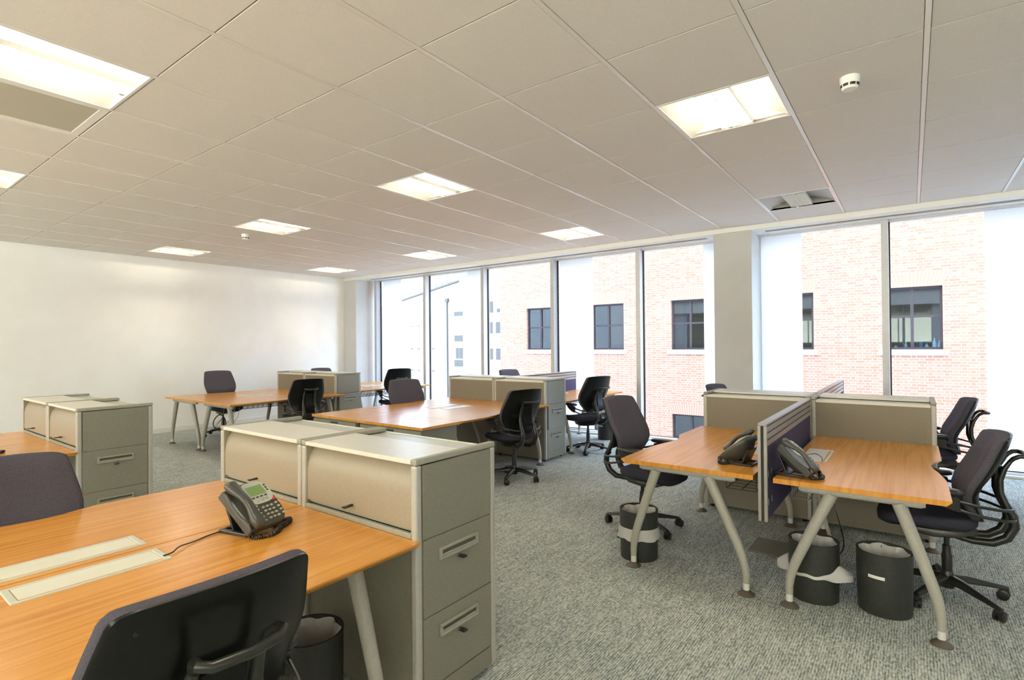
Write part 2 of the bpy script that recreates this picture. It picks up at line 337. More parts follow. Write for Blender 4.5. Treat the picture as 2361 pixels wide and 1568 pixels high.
# lowered band above the glazing with a slot diffuser
bk = MB().box(XE, XE+.14, YR, YL, ZH, 3.6).box(XE+.30, XG+.2, YR, YL, ZH, 3.6)
segs_slot = [(YR+.1, 1.56), (2.30, 9.80)]
bk.box(XE+.14, XE+.30, YR, segs_slot[0][0], ZH, 3.6).box(XE+.14, XE+.30, 1.56, 2.30, ZH, 3.6).box(XE+.14, XE+.30, 9.80, YL, ZH, 3.6)
struct('trim_3', bk, M['trim'], smooth=0)
for k, (a, b) in enumerate(segs_slot):
    t = thing('slot_diffuser', ['long linear slot grille in the ceiling edge right of the grey column', 'long linear slot grille in the ceiling edge left of the grey column'][k], 'vent', (XE+.22, (a+b)/2, ZH), 0, 'slot grilles above the windows')
    h = (b-a)/2
    obj('frame', MB().box(-.08, -.068, -h, h, -.004, .02).box(.068, .08, -h, h, -.004, .02).box(-.068, .068, -h, -h+.012, -.004, .02).box(-.068, .068, h-.012, h, -.004, .02), M['trim'], t, smooth=0)
    obj('backing', MB().box(-.068, .068, -h+.012, h-.012, .05, .055), M['dark'], t, smooth=0)
    sl = MB()
    for i in range(4):
        x = -.042+i*.028; sl.box(x-.003, x+.003, -h+.012, h-.012, .002, .014)
    obj('slats', sl, M['alu'], t, smooth=0)
def column(name, x0, x1, y0, y1):
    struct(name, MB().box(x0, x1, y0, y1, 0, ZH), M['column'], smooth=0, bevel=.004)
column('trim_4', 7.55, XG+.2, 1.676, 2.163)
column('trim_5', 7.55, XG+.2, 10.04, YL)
# glazing: mullions every 1.596 m, each pane with its own mullion, gasket and sill
PY = [.2077+1.596*k for k in range(-3, 7)]
for n, (ya, yb) in enumerate(zip(PY[:-1], PY[1:]), 1):
    if yb > 10: yb = 9.777
    root = struct('window_%d' % n, MB().box(7.915, XG, ya, ya+.072, 0, ZH).box(7.93, XG-.002, ya+.072, yb, 0, .042).box(7.975, XG-.002, ya+.072, yb, ZH-.02, ZH), M['alu'], smooth=0, bevel=.002)
    obj('glass_pane', MB().box(XG, XG+.012, ya+.004, yb-.004, .035, ZH), M['glass'], root, smooth=0)
    obj('gasket', MB().box(XG-.030, XG+.002, ya-.016, ya, .03, ZH).box(XG-.010, XG+.001, ya+.072, yb, .042, .050), M['gasket'], root, smooth=0)
struct('window_10', MB().box(7.915, XG, 9.777, 9.849, 0, ZH).box(7.93, XG-.002, 9.849, 10.04, 0, .042), M['alu'], smooth=0)
obj('glass_pane', MB().box(XG, XG+.012, 9.79, 10.04, .035, ZH), M['glass'], bpy.data.objects['window_10'], smooth=0)
obj('gasket', MB().box(XG-.030, XG+.002, 9.761, 9.777, .03, ZH), M['gasket'], bpy.data.objects['window_10'], smooth=0)
struct('trim_6', MB().box(7.86, 7.93, YR, 1.676, 0, .03).box(7.86, 7.93, 2.163, 10.04, 0, .03), M['trim'], smooth=0, bevel=.004)
# white panels fixed outside part of each pane
for k, (a, b) in enumerate([(4.33, 4.99), (1.17, 2.47), (-4.6, -.69), (6.66, 7.16), (9.15, 9.77)]):
    struct('trim_%d' % (7+k), MB().box(XG+.035, XG+.06, a, b, -1, 4), M['panel_w'], smooth=0)

# ------------------------------------------------------------------ luminaires
def make_light(lit, label):
    t = thing('ceiling_light', label, 'ceiling light', (0,0,0), 0, 'recessed square ceiling lights')
    h = T/2-.006; i = T/2-.022
    obj('frame', MB().box(-h, h, -h, -i, -.002, .02).box(-h, h, i, h, -.002, .02).box(-h, -i, -i, i, -.002, .02).box(i, h, -i, i, -.002, .02), M['tbar'], t, smooth=0)
    def prof(s):   # curved side reflector, from the opening's edge up to the lamp tray
        return [(s*(i-(i-.10)*math.sin(a)**1.0), .10*(1-math.cos(a))**.0*math.sin(a)**.75) for a in [PI/2*k/10 for k in range(11)]]
    for s in (-1, 1):
        pr = prof(s)
        g = MB().grid([[(-i, y, z), (i, y, z)] for y, z in pr]); g.grid([[(-i, y, z+.003), (i, y, z+.003)] for y, z in pr], True)
        obj('side_reflector', g, M['reflector'], t, smooth=60)
    for s in (-1, 1):
        ex = s*i; ey = MB()
        pts = [(y, z) for y, z in prof(-1)] + [(y, z) for y, z in reversed(prof(1))]
        n = len(pts); vs = [(ex, y, z) for y, z in pts] + [(ex+s*.003, y, z) for y, z in pts]
        ey.add(vs, [tuple(range(n)), tuple(range(2*n-1, n-1, -1))] + [(k, (k+1)%n, n+(k+1)%n, n+k) for k in range(n)])
        obj('end_plate', ey, M['reflector'], t, smooth=0)
    obj('lamp_tray', MB().box(-i, i, -.11, .11, .10, .135), M['reflector'], t, smooth=0)
    for s in (-1, 1):
        obj('fluorescent_tube', MB().tube([(-i+.02, s*.052, .052), (i-.02, s*.052, .052)], .013, 10), M['tube' if lit else 'tube_off'], t)
    lv = MB()
    for y in (-.105, 0, .105): lv.box(-i, i, y-.002, y+.002, .004, .036)
    for k in range(16):
        x = -i + 2*i*(k+.5)/16; lv.box(x-.0015, x+.0015, -.103, .103, .004, .034)
    lo = obj('louvre', lv, M['louvre'], t, smooth=0)
    obj('clip', MB().box(i-.04, i-.012, .03, .052, -.003, .004), M['steel'], lo, smooth=0)
    return t
LL = {(0,4):'big lit recessed light at the upper left corner beside the perforated grille', (0,8):'lit recessed light cut by the left edge below the perforated grille',
 (4,0):'large lit recessed light nearest the round smoke detector at upper right', (4,4):'lit recessed light in the middle of the ceiling, largest of the central row',
 (4,8):'lit recessed light beside the far small smoke detector', (4,12):'lit recessed light closest to the white left wall',
 (8,0):'unlit recessed light with grey arched reflector in front of the windows', (8,4):'lit recessed light above the windows near the grey column',
 (8,8):'lit recessed light in the window row behind the central light', (8,12):'farthest lit recessed light, near the window corner',
 (0,0):'unseen lit recessed light added above the nearest desk', (4,-4):'unseen lit recessed light added above the right end of the room'}
L0 = make_light(1, LL[(0,4)]); L1 = make_light(0, LL[(8,0)])
for (b, j), lit in lights.items():
    loc = (GX+(b+.5)*T, GY+(j+.5)*T, ZC)
    if (b,j) == (0,4): L0.location = loc
    elif (b,j) == (8,0): L1.location = loc
    else: dup(L0, loc, 0, LL[(b,j)])
t = thing('ceiling_grille', 'perforated square metal grille in the ceiling at the left edge', 'grille', (GX+.5*T, GY+5.5*T, ZC))
h = T/2-.006; i = T/2-.055
obj('frame', MB().box(-h, h, -h, -i, 0, .015).box(-h, h, i, h, 0, .015).box(-h, -i, -i, i, 0, .015).box(i, h, -i, i, 0, .015), M['tbar'], t, smooth=0, bevel=.002)
obj('perforated_panel', MB().box(-i, i, -i, i, .004, .008), M['perf'], t, smooth=0)
def smoke(loc, label):
    t = thing('smoke_detector', label, 'smoke detector', loc, 0, 'white smoke detectors')
    obj('base', MB().lathe([(0,0),(.052,0),(.052,-.02),(.05,-.045),(0,-.045)], n=28), M['trim'], t)
    obj('sensor_head', MB().lathe([(.047,-.045),(.044,-.062),(.036,-.072),(0,-.074)], n=28), M['trim'], t)
    sl = MB()
    for k in range(8):
        a0 = 2*PI*(k+.12)/8; a1 = 2*PI*(k+.88)/8
        ps = [(a0+(a1-a0)*q/4) for q in range(5)]
        sl.grid([[(.0485*math.cos(a), .0485*math.sin(a), -.044) for a in ps], [(.0462*math.cos(a), .0462*math.sin(a), -.060) for a in ps]])
    obj('vent_slots', sl, M['black'], t, smooth=0)
smoke((3.689, .27, ZC+.001), 'round white smoke detector at upper right of the ceiling')
smoke((3.70, 7.345, ZC+.001), 'small far round white smoke detector beside a lit panel')

# ------------------------------------------------------------------ buildings outside
BX = 17.5
b1 = thing('brick_building', 'red brick building with dark framed windows across from the glazing', 'building', (BX, 0, 0))
ws = [-6.52, -3.59, -.66, 2.24, 5.17, 8.14, 11.08]   # lower y edge of each window opening
rowsz = [(1.276, 2.92), (-2.52, -.87), (5.06, 6.71)]
Wd = 1.26; ylo, yhi = -9.0, 13.68; zlo, zhi = -12, 11
wl = MB(); zs = sorted(rowsz)
zprev = zlo
for (za, zb) in zs:
    wl.box(0, .35, ylo, yhi, zprev, za)
    yp = ylo
    for y in ws:
        wl.box(0, .35, yp, y, za, zb); yp = y+Wd
    wl.box(0, .35, yp, yhi, za, zb); zprev = zb
wl.box(0, .35, ylo, yhi, zprev, zhi).box(.35, 6, yhi-.35, yhi, zlo, zhi).box(.35, 6, ylo, ylo+.3, zlo, zhi).box(.35, 6, ylo, yhi, zhi-.3, zhi)
obj('wall', wl, M['brick'], b1, smooth=0)
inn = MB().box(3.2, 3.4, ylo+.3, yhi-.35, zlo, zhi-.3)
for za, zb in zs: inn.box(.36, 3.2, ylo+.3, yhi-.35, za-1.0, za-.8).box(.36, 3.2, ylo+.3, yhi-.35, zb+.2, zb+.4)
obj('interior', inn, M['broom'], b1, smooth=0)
for za, zb in rowsz:
    for y in ws:
        f = MB(); x0, x1 = .10, .16; a, b = y, y+Wd; m_ = (a+b)/2; zt = za+(zb-za)*.53
        f.box(x0, x1, a, a+.06, za, zb).box(x0, x1, b-.06, b, za, zb).box(x0, x1, a+.06, b-.06, za, za+.06).box(x0, x1, a+.06, b-.06, zb-.06, zb)
        f.box(x0-.01, x1, m_-.035, m_+.035, za+.06, zb-.06).box(x0-.008, x1, a+.06, m_-.035, zt-.03, zt+.03).box(x0-.008, x1, m_+.035, b-.06, zt-.03, zt+.03)
        fo = obj('window', f, M['bframe'], b1, smooth=0)
        obj('pane', MB().box(.13, .135, a+.05, b-.05, za+.05, zb-.05), M['bglass'], fo, smooth=0)
        obj('sill', MB().box(-.05, .16, a-.11, b+.11, za-.15, za-.005), M['stone'], fo, smooth=0)
        ar = MB(); ar.add([(-.006, -.63, 0), (-.006, .63, 0), (-.006, .80, .37), (-.006, -.80, .37), (.02, -.63, 0), (.02, .63, 0), (.02, .80, .37), (.02, -.80, .37)], [(0,1,2,3),(7,6,5,4),(0,4,5,1),(1,5,6,2),(2,6,7,3),(3,7,4,0)])
        obj('lintel', ar, M['soldier'], fo, smooth=0, loc=(0, m_, zb+.002))
# bits on the sill inside the right-hand window of the brick building
for k, (dy, hh, rr, mm, lb) in enumerate([(.36, .10, .05, 'whitep', 'white squat tub on the sill of the right brick window'), (.14, .22, .03, 'whitep', 'slim white bottle on the left of the brick window sill'),
        (-.18, .26, .035, 'blue', 'blue plastic bottle on the brick window sill'), (-.30, .15, .04, 'whitep', 'short white pot beside the blue bottle on the sill'), (-.46, .30, .045, 'whitep', 'tall white spray bottle on the brick window sill'), (-.56, .24, .035, 'whitep', 'white bottle at the right end of the brick window sill')]):
    o = obj('bottle', MB().lathe([(0,0),(rr,0),(rr,hh*.6),(rr*.35,hh*.8),(rr*.35,hh),(0,hh)], n=12), M[mm], loc=(BX+.25, -.03+dy, 1.277))
    tag(o, lb, 'bottle', 'bottles in the window across')
# white block and glass tower further off
b2 = thing('white_office_block', 'pale white rendered building with small windows beyond the brick one', 'building', (30, 0, 0))
wb = MB(); vs = [(0, 20, -12), (0, 50, -12), (0, 50, 2.5), (0, 20, 7.6)]
n = 4; wb.add([(x, y, z) for x in (0, 8) for _, y, z in vs], [(0,3,2,1),(4,5,6,7),(0,1,5,4),(1,2,6,5),(2,3,7,6),(3,0,4,7)])
obj('wall', wb, M['render_w'], b2, smooth=0)
rv = [(34.0, 5.14), (27.4, 6.25)]
obj('roof_edge', MB().add([(-.15, 34.0, 5.10), (-.15, 27.4, 6.25), (-.15, 27.4, 6.37), (-.15, 34.0, 5.22), (0, 34.0, 5.10), (0, 27.4, 6.25), (0, 27.4, 6.37), (0, 34.0, 5.22)], [(0,1,2,3),(7,6,5,4),(0,4,5,1),(1,5,6,2),(2,6,7,3),(3,7,4,0)]), M['winblue'], b2, smooth=0)
obj('downpipe', MB().tube([(-.08, 28.55, -8), (-.08, 28.6, 4.85)], .05, 8).box(-.16, 0, 28.45, 28.75, 4.8, 5.05), M['winblue'], b2)
for (a, b, c, d) in [(27.05, 27.9, 3.68, 4.0), (27.05, 27.9, 1.75, 2.2), (27.05, 27.45, .45, 1.25), (27.5, 27.75, .45, 1.25), (27.05, 27.9, -.15, .33), (33.8, 34.05, 2.3, 3.08), (33.8, 34.05, .45, 1.27),
        (32.5, 32.75, 3.0, 3.06), (31.7, 31.95, 3.0, 3.06), (32.5, 32.75, 1.15, 1.25), (31.7, 31.95, 1.15, 1.25), (30.1, 30.35, 1.15, 1.25), (32.5, 32.75, -.6, -.5), (31.7, 31.95, -.6, -.5), (30.1, 30.35, -.6, -.5),
        (24.15, 24.4, 2.3, 3.1), (23.2, 23.85, 2.3, 3.1), (24.15, 24.4, .4, 1.2), (23.2, 23.85, .4, 1.2), (23.4, 23.75, 3.8, 4.05), (24.1, 24.4, 3.8, 4.6)]:
    obj('window', MB().box(-.02, .05, a, b, c, d), M['winblue'], b2, smooth=0)
b3 = thing('glass_tower', 'pale blue glass tower glimpsed high through the window', 'building', (52, 0, 0))
obj('wall', MB().box(0, 6, 44, 53.5, -12, 22), M['towerglass'], b3, smooth=0)
sp = MB()
for k in range(9): sp.box(-.1, 0, 44, 53.5, 5+k*1.6, 5.5+k*1.6)
for k in range(9): sp.box(-.16, -.101, 44+k*1.1, 44.08+k*1.1, 2, 22)
obj('facade_bands', sp, M['render_w'], b3, smooth=0)

# ------------------------------------------------------------------ storage cabinets (tambour on local -x, drawers on local y side 'end')
CD, CH = .497, 1.048
def make_key(mb_loc, axis):
    k = MB()
    return k
def cabinet(label, xf, ya, yb, face, end, group, opens=(0,0), x_depth=CD, red=False):
    """xf: world x of the face seen next to the desk; face=-1: tambour faces -x, +1: tambour faces +x"""
    W = (yb-ya)-.004; h = W/2; d = x_depth/2
    cx = xf+d; cy = (ya+yb)/2
    t = thing('storage_cabinet', label, 'cabinet', (cx, cy, 0), 0 if face < 0 else PI, group)
    e = end if face < 0 else -end      # local side of the drawer end (-1: -y)
    obj('carcass', MB().box(-d+.022, d-.012, -h+.006, h-.006, .03, .73).box(-d+.07, d-.012, -h+.006, -h+.02, .73, 1.02).box(-d+.07, d-.012, h-.02, h-.006, .73, 1.02).box(-d+.022, d-.012, -h+.02, h-.02, .73, .74), M['cab'], t, smooth=0)
    for sx in (-1, 1):
        for sy in (-1, 1):
            x0 = -d if sx < 0 else d-.034; y0 = -h if sy < 0 else h-.034
            obj('corner_post', MB().box(x0, x0+.034, y0, y0+.034, .028, 1.024), M['post'], t, smooth=0, bevel=.010, segs=3)
    for sy in (-1, 1):
        y0 = -h if sy < 0 else h-.034
        obj('edge_trim', MB().box(-d, d, y0, y0+.034, 1.024, CH), M['cap'], t, smooth=0, bevel=.006)
    obj('top_panel', MB().box(-d+.001, -d+.29, -h+.034, h-.034, 1.026, 1.045), M['cab_top'], t, smooth=0, bevel=.003)
    obj('rear_top', MB().box(-d+.29, d-.002, -h+.034, h-.034, 1.005, 1.022), M['cab_rear'], t, smooth=0, bevel=.002)
    # rolling tambour front with a curved head
    pf = [(-d+.010, .770), (-d+.010, .90), (-d+.014, .94), (-d+.024, .975), (-d+.042, 1.005), (-d+.066, 1.023)]
    g = MB(); y0, y1 = -h+.034, h-.034
    g.loft([[(x, y0, z), (x, y1, z), (x+.010, y1, z-.003), (x+.010, y0, z-.003)] for x, z in pf])
    td = obj('tambour_door', g, M['cab_front'], t, smooth=50)
    obj('lower_rail', MB().box(-d+.003, -d+.022, y0, y1, .730, .752).box(-d+.026, -d+.032, y0, y1, .752, .80), M['cap'], t, smooth=0, bevel=.003)
    obj('key', MB().box(-d-.038, -d-.010, .006, .026, .797, .803).tube([(-d+.010, .016, .800), (-d-.012, .016, .800)], .006, 8), M['black'], td)
    for sy in (-1, 1): obj('side_cheek', MB().box(-d+.006, -d+.08, sy*(h-.0355)-.0015, sy*(h-.0355)+.0015, .752, 1.024), M['cap'], t, smooth=0)
    obj('back_panel', MB().box(d-.012, d-.004, -h+.034, h-.034, .05, 1.005), M['cab_back'], t, smooth=0)
    obj('back_rim', MB().box(d-.010, d, -h+.034, h-.034, 1.005, 1.026), M['cab_top'], t, smooth=0)
    fs = MB()
    for sx in (-1, 1):
        for sy in (-1, 1): fs.lathe([(.016,0),(.016,.03)], sx*(d-.05), sy*(h-.06), 12)
    obj('feet', fs, M['black'], t)
    obj('plinth', MB().box(-d+.04, d-.04, e*(h-.004)-.004, e*(h-.004)+.004, .034, .118), M['cab'], t, smooth=0)
    obj('end_panel', MB().box(-d+.036, d-.036, e*(h-.004)-.004, e*(h-.004)+.004, .724, 1.020), M['cab'], t, smooth=0, bevel=.001)
    fx = 1 if face < 0 else -1
    for k, (z0, z1) in enumerate([(.411, .720), (.122, .407)]):
        op = opens[k]; ye = e*(h+op); ti = e*(h+op-.018)
        db = MB().box(-d+.038, d-.038, min(ye, ti), max(ye, ti), z0, z1)
        if op > .02: db.box(-d+.05, -d+.06, min(ti, e*.05), max(ti, e*.05), z0+.02, z1-.06).box(d-.06, d-.05, min(ti, e*.05), max(ti, e*.05), z0+.02, z1-.06)
        dr = obj('drawer', db, M['cab'], t, smooth=0, bevel=.002)
        zc = z1-.077
        hx = -.005*fx; a = .118; o_ = e*(h+op)
        def yb_(p, q): return (min(o_+e*p, o_+e*q), max(o_+e*p, o_+e*q))
        hm = MB(); p, q = yb_(-.002, .010)
        hm.box(hx-a, hx+a, p, q, zc+.014, zc+.024).box(hx-a, hx+a, p, q, zc-.024, zc-.012).box(hx-a, hx-a+.012, p, q, zc-.012, zc+.014).box(hx+a-.012, hx+a, p, q, zc-.012, zc+.014)
        p, q = yb_(.0022, .007); hm.box(hx-a+.012, hx+a-.012, p, q, zc-.012, zc-.003)
        hd = obj('handle', hm, M['cap'], dr, smooth=0, bevel=.002)
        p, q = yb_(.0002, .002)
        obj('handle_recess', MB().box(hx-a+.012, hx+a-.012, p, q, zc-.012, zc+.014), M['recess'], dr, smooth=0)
        obj('lock', MB().tube([(hx, o_-e*.002, zc-.040), (hx, o_+e*.010, zc-.040)], .008, 10), M['steel'], dr)
        p, q = yb_(.010, .038)
        obj('key', MB().box(hx-.012, hx+.012, p, q, zc-.043, zc-.036), M['black'], dr, smooth=0, bevel=.001)
    if red: obj('sticker', MB().box(-d+.045, -d+.062, e*(h+.0005)-.0005, e*(h+.0005)+.0005, .395, .400), M['red'], t, smooth=0)
    return t
g_ = 'grey storage cabinets with drawers at the end'
cabinet('large grey cabinet nearest the camera, two keys in its end drawers', 1.4486, 1.5552, 2.3567, -1, -1, g_)
cabinet('beige fronted cabinet behind the nearest one, beside the grey phone desk', 1.4486, 2.3567, 3.1775, -1, 1, g_)
cabinet('grey cabinet at far left with a small red tab on its lower drawer', 1.2332, 4.9411, 5.7308, -1, -1, g_, red=True)
cabinet('beige fronted cabinet at far left nearest the white wall', 1.2332, 5.7308, 6.5531, -1, 1, g_)
cabinet('taupe backed cabinet in the middle with grey drawers beside the window aisle', 5.6701, 3.7108, 4.5512, 1, -1, g_, opens=(.018, 0))
cabinet('taupe backed cabinet in the middle, farther of the pair', 5.6701, 4.5512, 5.3915, 1, 1, g_)
cabinet('far cabinet with its upper drawer pulled slightly open', 5.1721, 7.4145, 8.2984, 1, -1, g_, opens=(.055, 0))
cabinet('farthest taupe cabinet, next to the white wall', 5.1721, 8.2984, 9.1569, 1, 1, g_)
cabinet('taupe cabinet behind the right hand desk, beside two chairs', 4.9917, -.1472, .667, 1, -1, g_)
cabinet('taupe cabinet behind the left one of the right hand desks', 4.9917, .667, 1.5401, 1, 1, g_)

# ------------------------------------------------------------------ desks
ZD = .732
def desk(label, xc, xo, yj, yf, group='wooden desks on pale splayed legs', basket=True, outer=0.0, legs='both', lid='lidm', port=True, grom=.44, hide_far=False):
    """xc: x of the end against the cabinet, xo: outer end, yj: y of the joint, yf: y of the user's edge"""
    t = thing('office_desk', label, 'desk', ((xc+xo)/2, (yj+yf)/2, 0), 0, group)
    ox, oy = (xc+xo)/2, (yj+yf)/2; s = 1 if yf > yj else -1; L = abs(xo-xc); dx = 1 if xo > xc else -1
    prof = [(0,0),(.3,0),(.58,.0),(.65,-.022),(.71,-.048),(.80,-.060),(.90,-.054),(1.02,-.030),(1.14,-.012),(1.26,0),(L,0)]
    def o_of(q): return outer*min(max((q-.6)/.6, 0), 1)
    edge = [(xc+dx*q, yf+s*(p+o_of(q))) for q, p in prof if q <= L]
    gap = .003
    ring = [(xc, yj+s*gap)] + edge + [(xo, yj+s*gap)]
    top = [(x-ox, y-oy, ZD) for x, y in ring]; mid = [(x-ox, y-oy, ZD-.007) for x, y in ring]
    bot = []
    for k, (x, y) in enumerate(ring):
        yy = y - s*(.022 if 0 < k < len(ring)-1 else 0); bot.append((x-ox, yy-oy, ZD-.027))
    if s*dx > 0: pass
    obj('desktop', MB().loft([bot, mid, top]), M['wood'], t, smooth=20)
    for k, x in enumerate((xo-dx*.085, xc+dx*.16)):
        ya, yb = yj+s*.12, yf-s*.10
        z = ZD-.027-.024
        obj('crossbar', MB().tube([(x-ox, ya-oy, z), (x-ox, ya+s*.02-oy, z), (x-ox, yb-s*.02-oy, z), (x-ox, yb-oy, z)], [.017,.024,.024,.017], 12), M['leg'], t)
        for m_, (yt, yft) in enumerate(((ya+s*.06, yj+s*.065), (yb-s*.11, yf-s*.045))):
            sg = 1 if yft > yt else -1
            sp_ = .10*sg if m_ == 0 else 0
            pts = [(x-ox, yt-sp_-oy, z-.01), (x-ox, yt-sp_+(yft-yt+sp_)*.44-oy, .46), (x-ox, yt-sp_+(yft-yt+sp_)*.80-oy, .28), (x-ox, yt-sp_+(yft-yt+sp_)*.905-oy, .22), (x-ox, yt-sp_+(yft-yt+sp_)*.97-oy, .165), (x-ox, yft-oy, .115), (x-ox, yft-oy, .07)]
            lg = obj('leg', MB().tube(pts, [.032,.029,.0265,.025,.023,.021,.0195], 14), M['leg'], t)
            obj('ferrule', MB().lathe([(.0185,.030),(.0185,.071)], x-ox, yft-oy, 14), M['ferrule'], lg)
            obj('foot', MB().lathe([(.048,0),(.047,.006),(.022,.026),(.0,.032)], x-ox, yft-oy, 20), M['foot'], lg)
    obj('rail', MB().box(min(xo-dx*.085, xc+dx*.16)-ox, max(xo-dx*.085, xc+dx*.16)-ox, yj+s*.30-oy-.02, yj+s*.30-oy+.02, ZD-.065, ZD-.030), M['leg'], t, smooth=0)
    if basket:
        bk = MB(); xa, xb = (ox-.55-ox), (.55); y0 = yj+s*.05-oy; y1 = yj+s*.23-oy; z1 = ZD-.07; z0 = ZD-.17
        for yy, zz in ((y0, z1), (y1, z1), (y0, z0), (y1, z0), ((y0+y1)/2, z0), (y0, (z0+z1)/2), (y1, (z0+z1)/2)): bk.tube([(xa, yy, zz), (xb, yy, zz)], .0028, 5)
        for k in range(15):
            x = xa+(xb-xa)*k/14; bk.tube([(x, y0, z1+.035), (x, y0, z0), (x, y1, z0), (x, y1, z1+.035)], .0024, 5)
        obj('cable_basket', bk, M['black' if 'far ' in label or 'behind' in label else 'wire'], t)
    if port:
        c = (xc+xo)/2; y0 = yj+s*.042; y1 = yj+s*.195; hx = grom/2
        ya, yb = min(y0, y1)-oy, max(y0, y1)-oy; c0 = c-ox
        pf = MB().box(c0-hx, c0+hx, ya, ya+.014, ZD-.02, ZD+.003).box(c0-hx, c0+hx, yb-.014, yb, ZD-.02, ZD+.003).box(c0-hx, c0-hx+.022, ya+.014, yb-.014, ZD-.02, ZD+.003).box(c0+hx-.022, c0+hx, ya+.014, yb-.014, ZD-.02, ZD+.003)
        po = obj('cable_port', pf, M['port'], t, smooth=0, bevel=.003)
        obj('lid', MB().box(c0-hx+.024, c0+hx-.024, ya+.024, yb-.015, ZD-.016, ZD+.0015), M[lid], po, smooth=0, bevel=.001)
    return t
desk('nearest wooden desk, black chair tucked in, phone cord crossing its port', 1.4486, -.25, 2.3567, 1.535)
desk('wooden desk at lower left behind the nearest one, purple chair beyond', 1.4486, -.25, 2.3567, 3.195)
desk('wooden desk at far left beside the cabinet with the red tab', 1.2332, -.46, 5.7308, 4.93)
desk('wooden desk at the far left edge nearest the white wall', 1.2332, -.46, 5.7308, 6.60)
desk('wooden desk in the middle in front of the taupe cabinets, near side', 5.6701, 4.0, 4.59, 3.655, outer=.05)
desk('wooden desk in the middle, far side, purple grey chair behind', 5.6701, 4.0, 4.59, 5.42)
desk('far wooden desk near side with wire basket and cables hanging under', 5.1721, 3.40, 8.22, 7.16)
desk('far wooden desk nearest the white wall, blue grey chair behind', 5.1721, 3.40, 8.22, 9.25)
desk('right foreground desk with phone and silver cable lid', 4.9917, 3.2944, .635, -.150, lid='silver')
desk('left one of the right foreground desks, phone seen from behind', 4.9917, 3.2944, .7355, 1.560, lid='silver')
desk('desk by the windows behind the right hand cabinets, near the right edge', 5.4937, 7.19, .635, -.150)
desk('desk by the windows behind the right hand cabinets, beside the grey column', 5.4937, 7.19, .7355, 1.560)
desk('desk by the windows behind the middle cabinets, chair at near side', 6.1665, 7.87, 4.50, 3.69)
desk('desk by the windows behind the middle cabinets, far side', 6.1665, 7.87, 4.60, 5.44)
desk('desk by the windows behind the farthest cabinets, near side', 5.6724, 7.37, 8.27, 7.50)
desk('desk by the windows behind the farthest cabinets, next to the white wall', 5.6724, 7.37, 8.27, 9.15)
# desk-high storage units closing the end of the middle desks
def ped(label, ya, yb, off):
    x0, x1 = 3.47, 3.997; cx, cy = (x0+x1)/2, (ya+yb)/2; hx, hy = (x1-x0)/2, (yb-ya)/2
    t = thing('drawer_unit', label, 'drawer unit', (cx, cy, 0), 0, 'desk-high drawer units with wooden tops')
    obj('wood_top', MB().box(-hx-off, hx, -hy+.002, hy-.002, ZD-.027, ZD), M['wood'], t, smooth=0, bevel=.003)
    obj('carcass', MB().box(-hx+.025, hx-.04, -hy+.04, hy-.02, .03, ZD-.028), M['cab'], t, smooth=0)
    for k, (a, b) in enumerate([(.47, .69), (.25, .465), (.04, .245)]):
        d = obj('drawer', MB().box(-hx+.005, -hx+.024, -hy+.045, hy-.025, a, b), M['cab'], t, smooth=0, bevel=.002)
        obj('handle', MB().box(-hx-.002, -hx+.006, -.06, .06, b-.03, b-.012), M['dark'], d, smooth=0)
    fs = MB()
    for sx in (-1, 1):
        for sy in (-1, 1): fs.lathe([(.016,0),(.016,.03)], sx*(hx-.07), sy*(hy-.1), 10)
    obj('feet', fs, M['black'], t)
ped('grey drawer unit with wooden top closing the middle desks, nearer one', 3.62, 4.59, .02)
ped('grey drawer unit with wooden top closing the middle desks, farther one', 4.59, 5.42, 0)

# ------------------------------------------------------------------ desk screens
def screen(label, x0, x1, y, z0, z1, g='desk screens with slotted rails'):
    L = (x1-x0)/2; t = thing('desk_screen', label, 'screen', ((x0+x1)/2, y, z0), 0, g); H = z1-z0; w_ = .024
    obj('fabric_panel', MB().box(-L+.02, L-.02, -.017, .017, .0, H-.135), M['screen_fab'], t, smooth=0, bevel=.002)
    rl = MB(); gr = MB()
    for k in range(3):
        a = H-.135+k*.040; rl.box(-L+.02, L-.02, -.020, .020, a, a+.031); gr.box(-L+.02, L-.02, -.010, .010, a+.031, a+.040)
    obj('slotted_rails', rl, M['rail'], t, smooth=0, bevel=.001); obj('rail_grooves', gr, M['dark'], t, smooth=0)
    obj('top_cap', MB().box(-L, L, -w_, w_, H-.015, H), M['rail'], t, smooth=0, bevel=.004)
    for s in (-1, 1):
        e = MB().box(s*L-.0 if s < 0 else L-.02, -L+.02 if s < 0 else L, -w_, -.008, 0, H-.015).box(-L if s < 0 else L-.02, -L+.02 if s < 0 else L, .008, w_, 0, H-.015)
        ep = obj('end_profile', e, M['rail'], t, smooth=0)
        obj('slot', MB().box(-L+.012 if s < 0 else L-.02, -L+.02 if s < 0 else L-.012, -.008, .008, 0.01, H-.015), M['dark'], ep, smooth=0)
    hl = MB()
    if z0 < .6:
        for a in (.08, .24): 
            for q in range(2): hl.tube([(-L+.07+q*.09, -.0130, a), (-L+.07+q*.09, -.0130, a+.035)], .0055, 10)
        obj('slot_holes', hl, M['port'], t)
screen('navy desk screen between the two right foreground desks', 3.285, 4.985, .685, .481, 1.037)
screen('desk screen behind the right hand cabinets reaching to the windows', 5.50, 7.63, .685, .55, 1.037)
screen('blue desk screen behind the middle cabinets in front of the windows', 6.175, 7.86, 4.55, .55, 1.045)

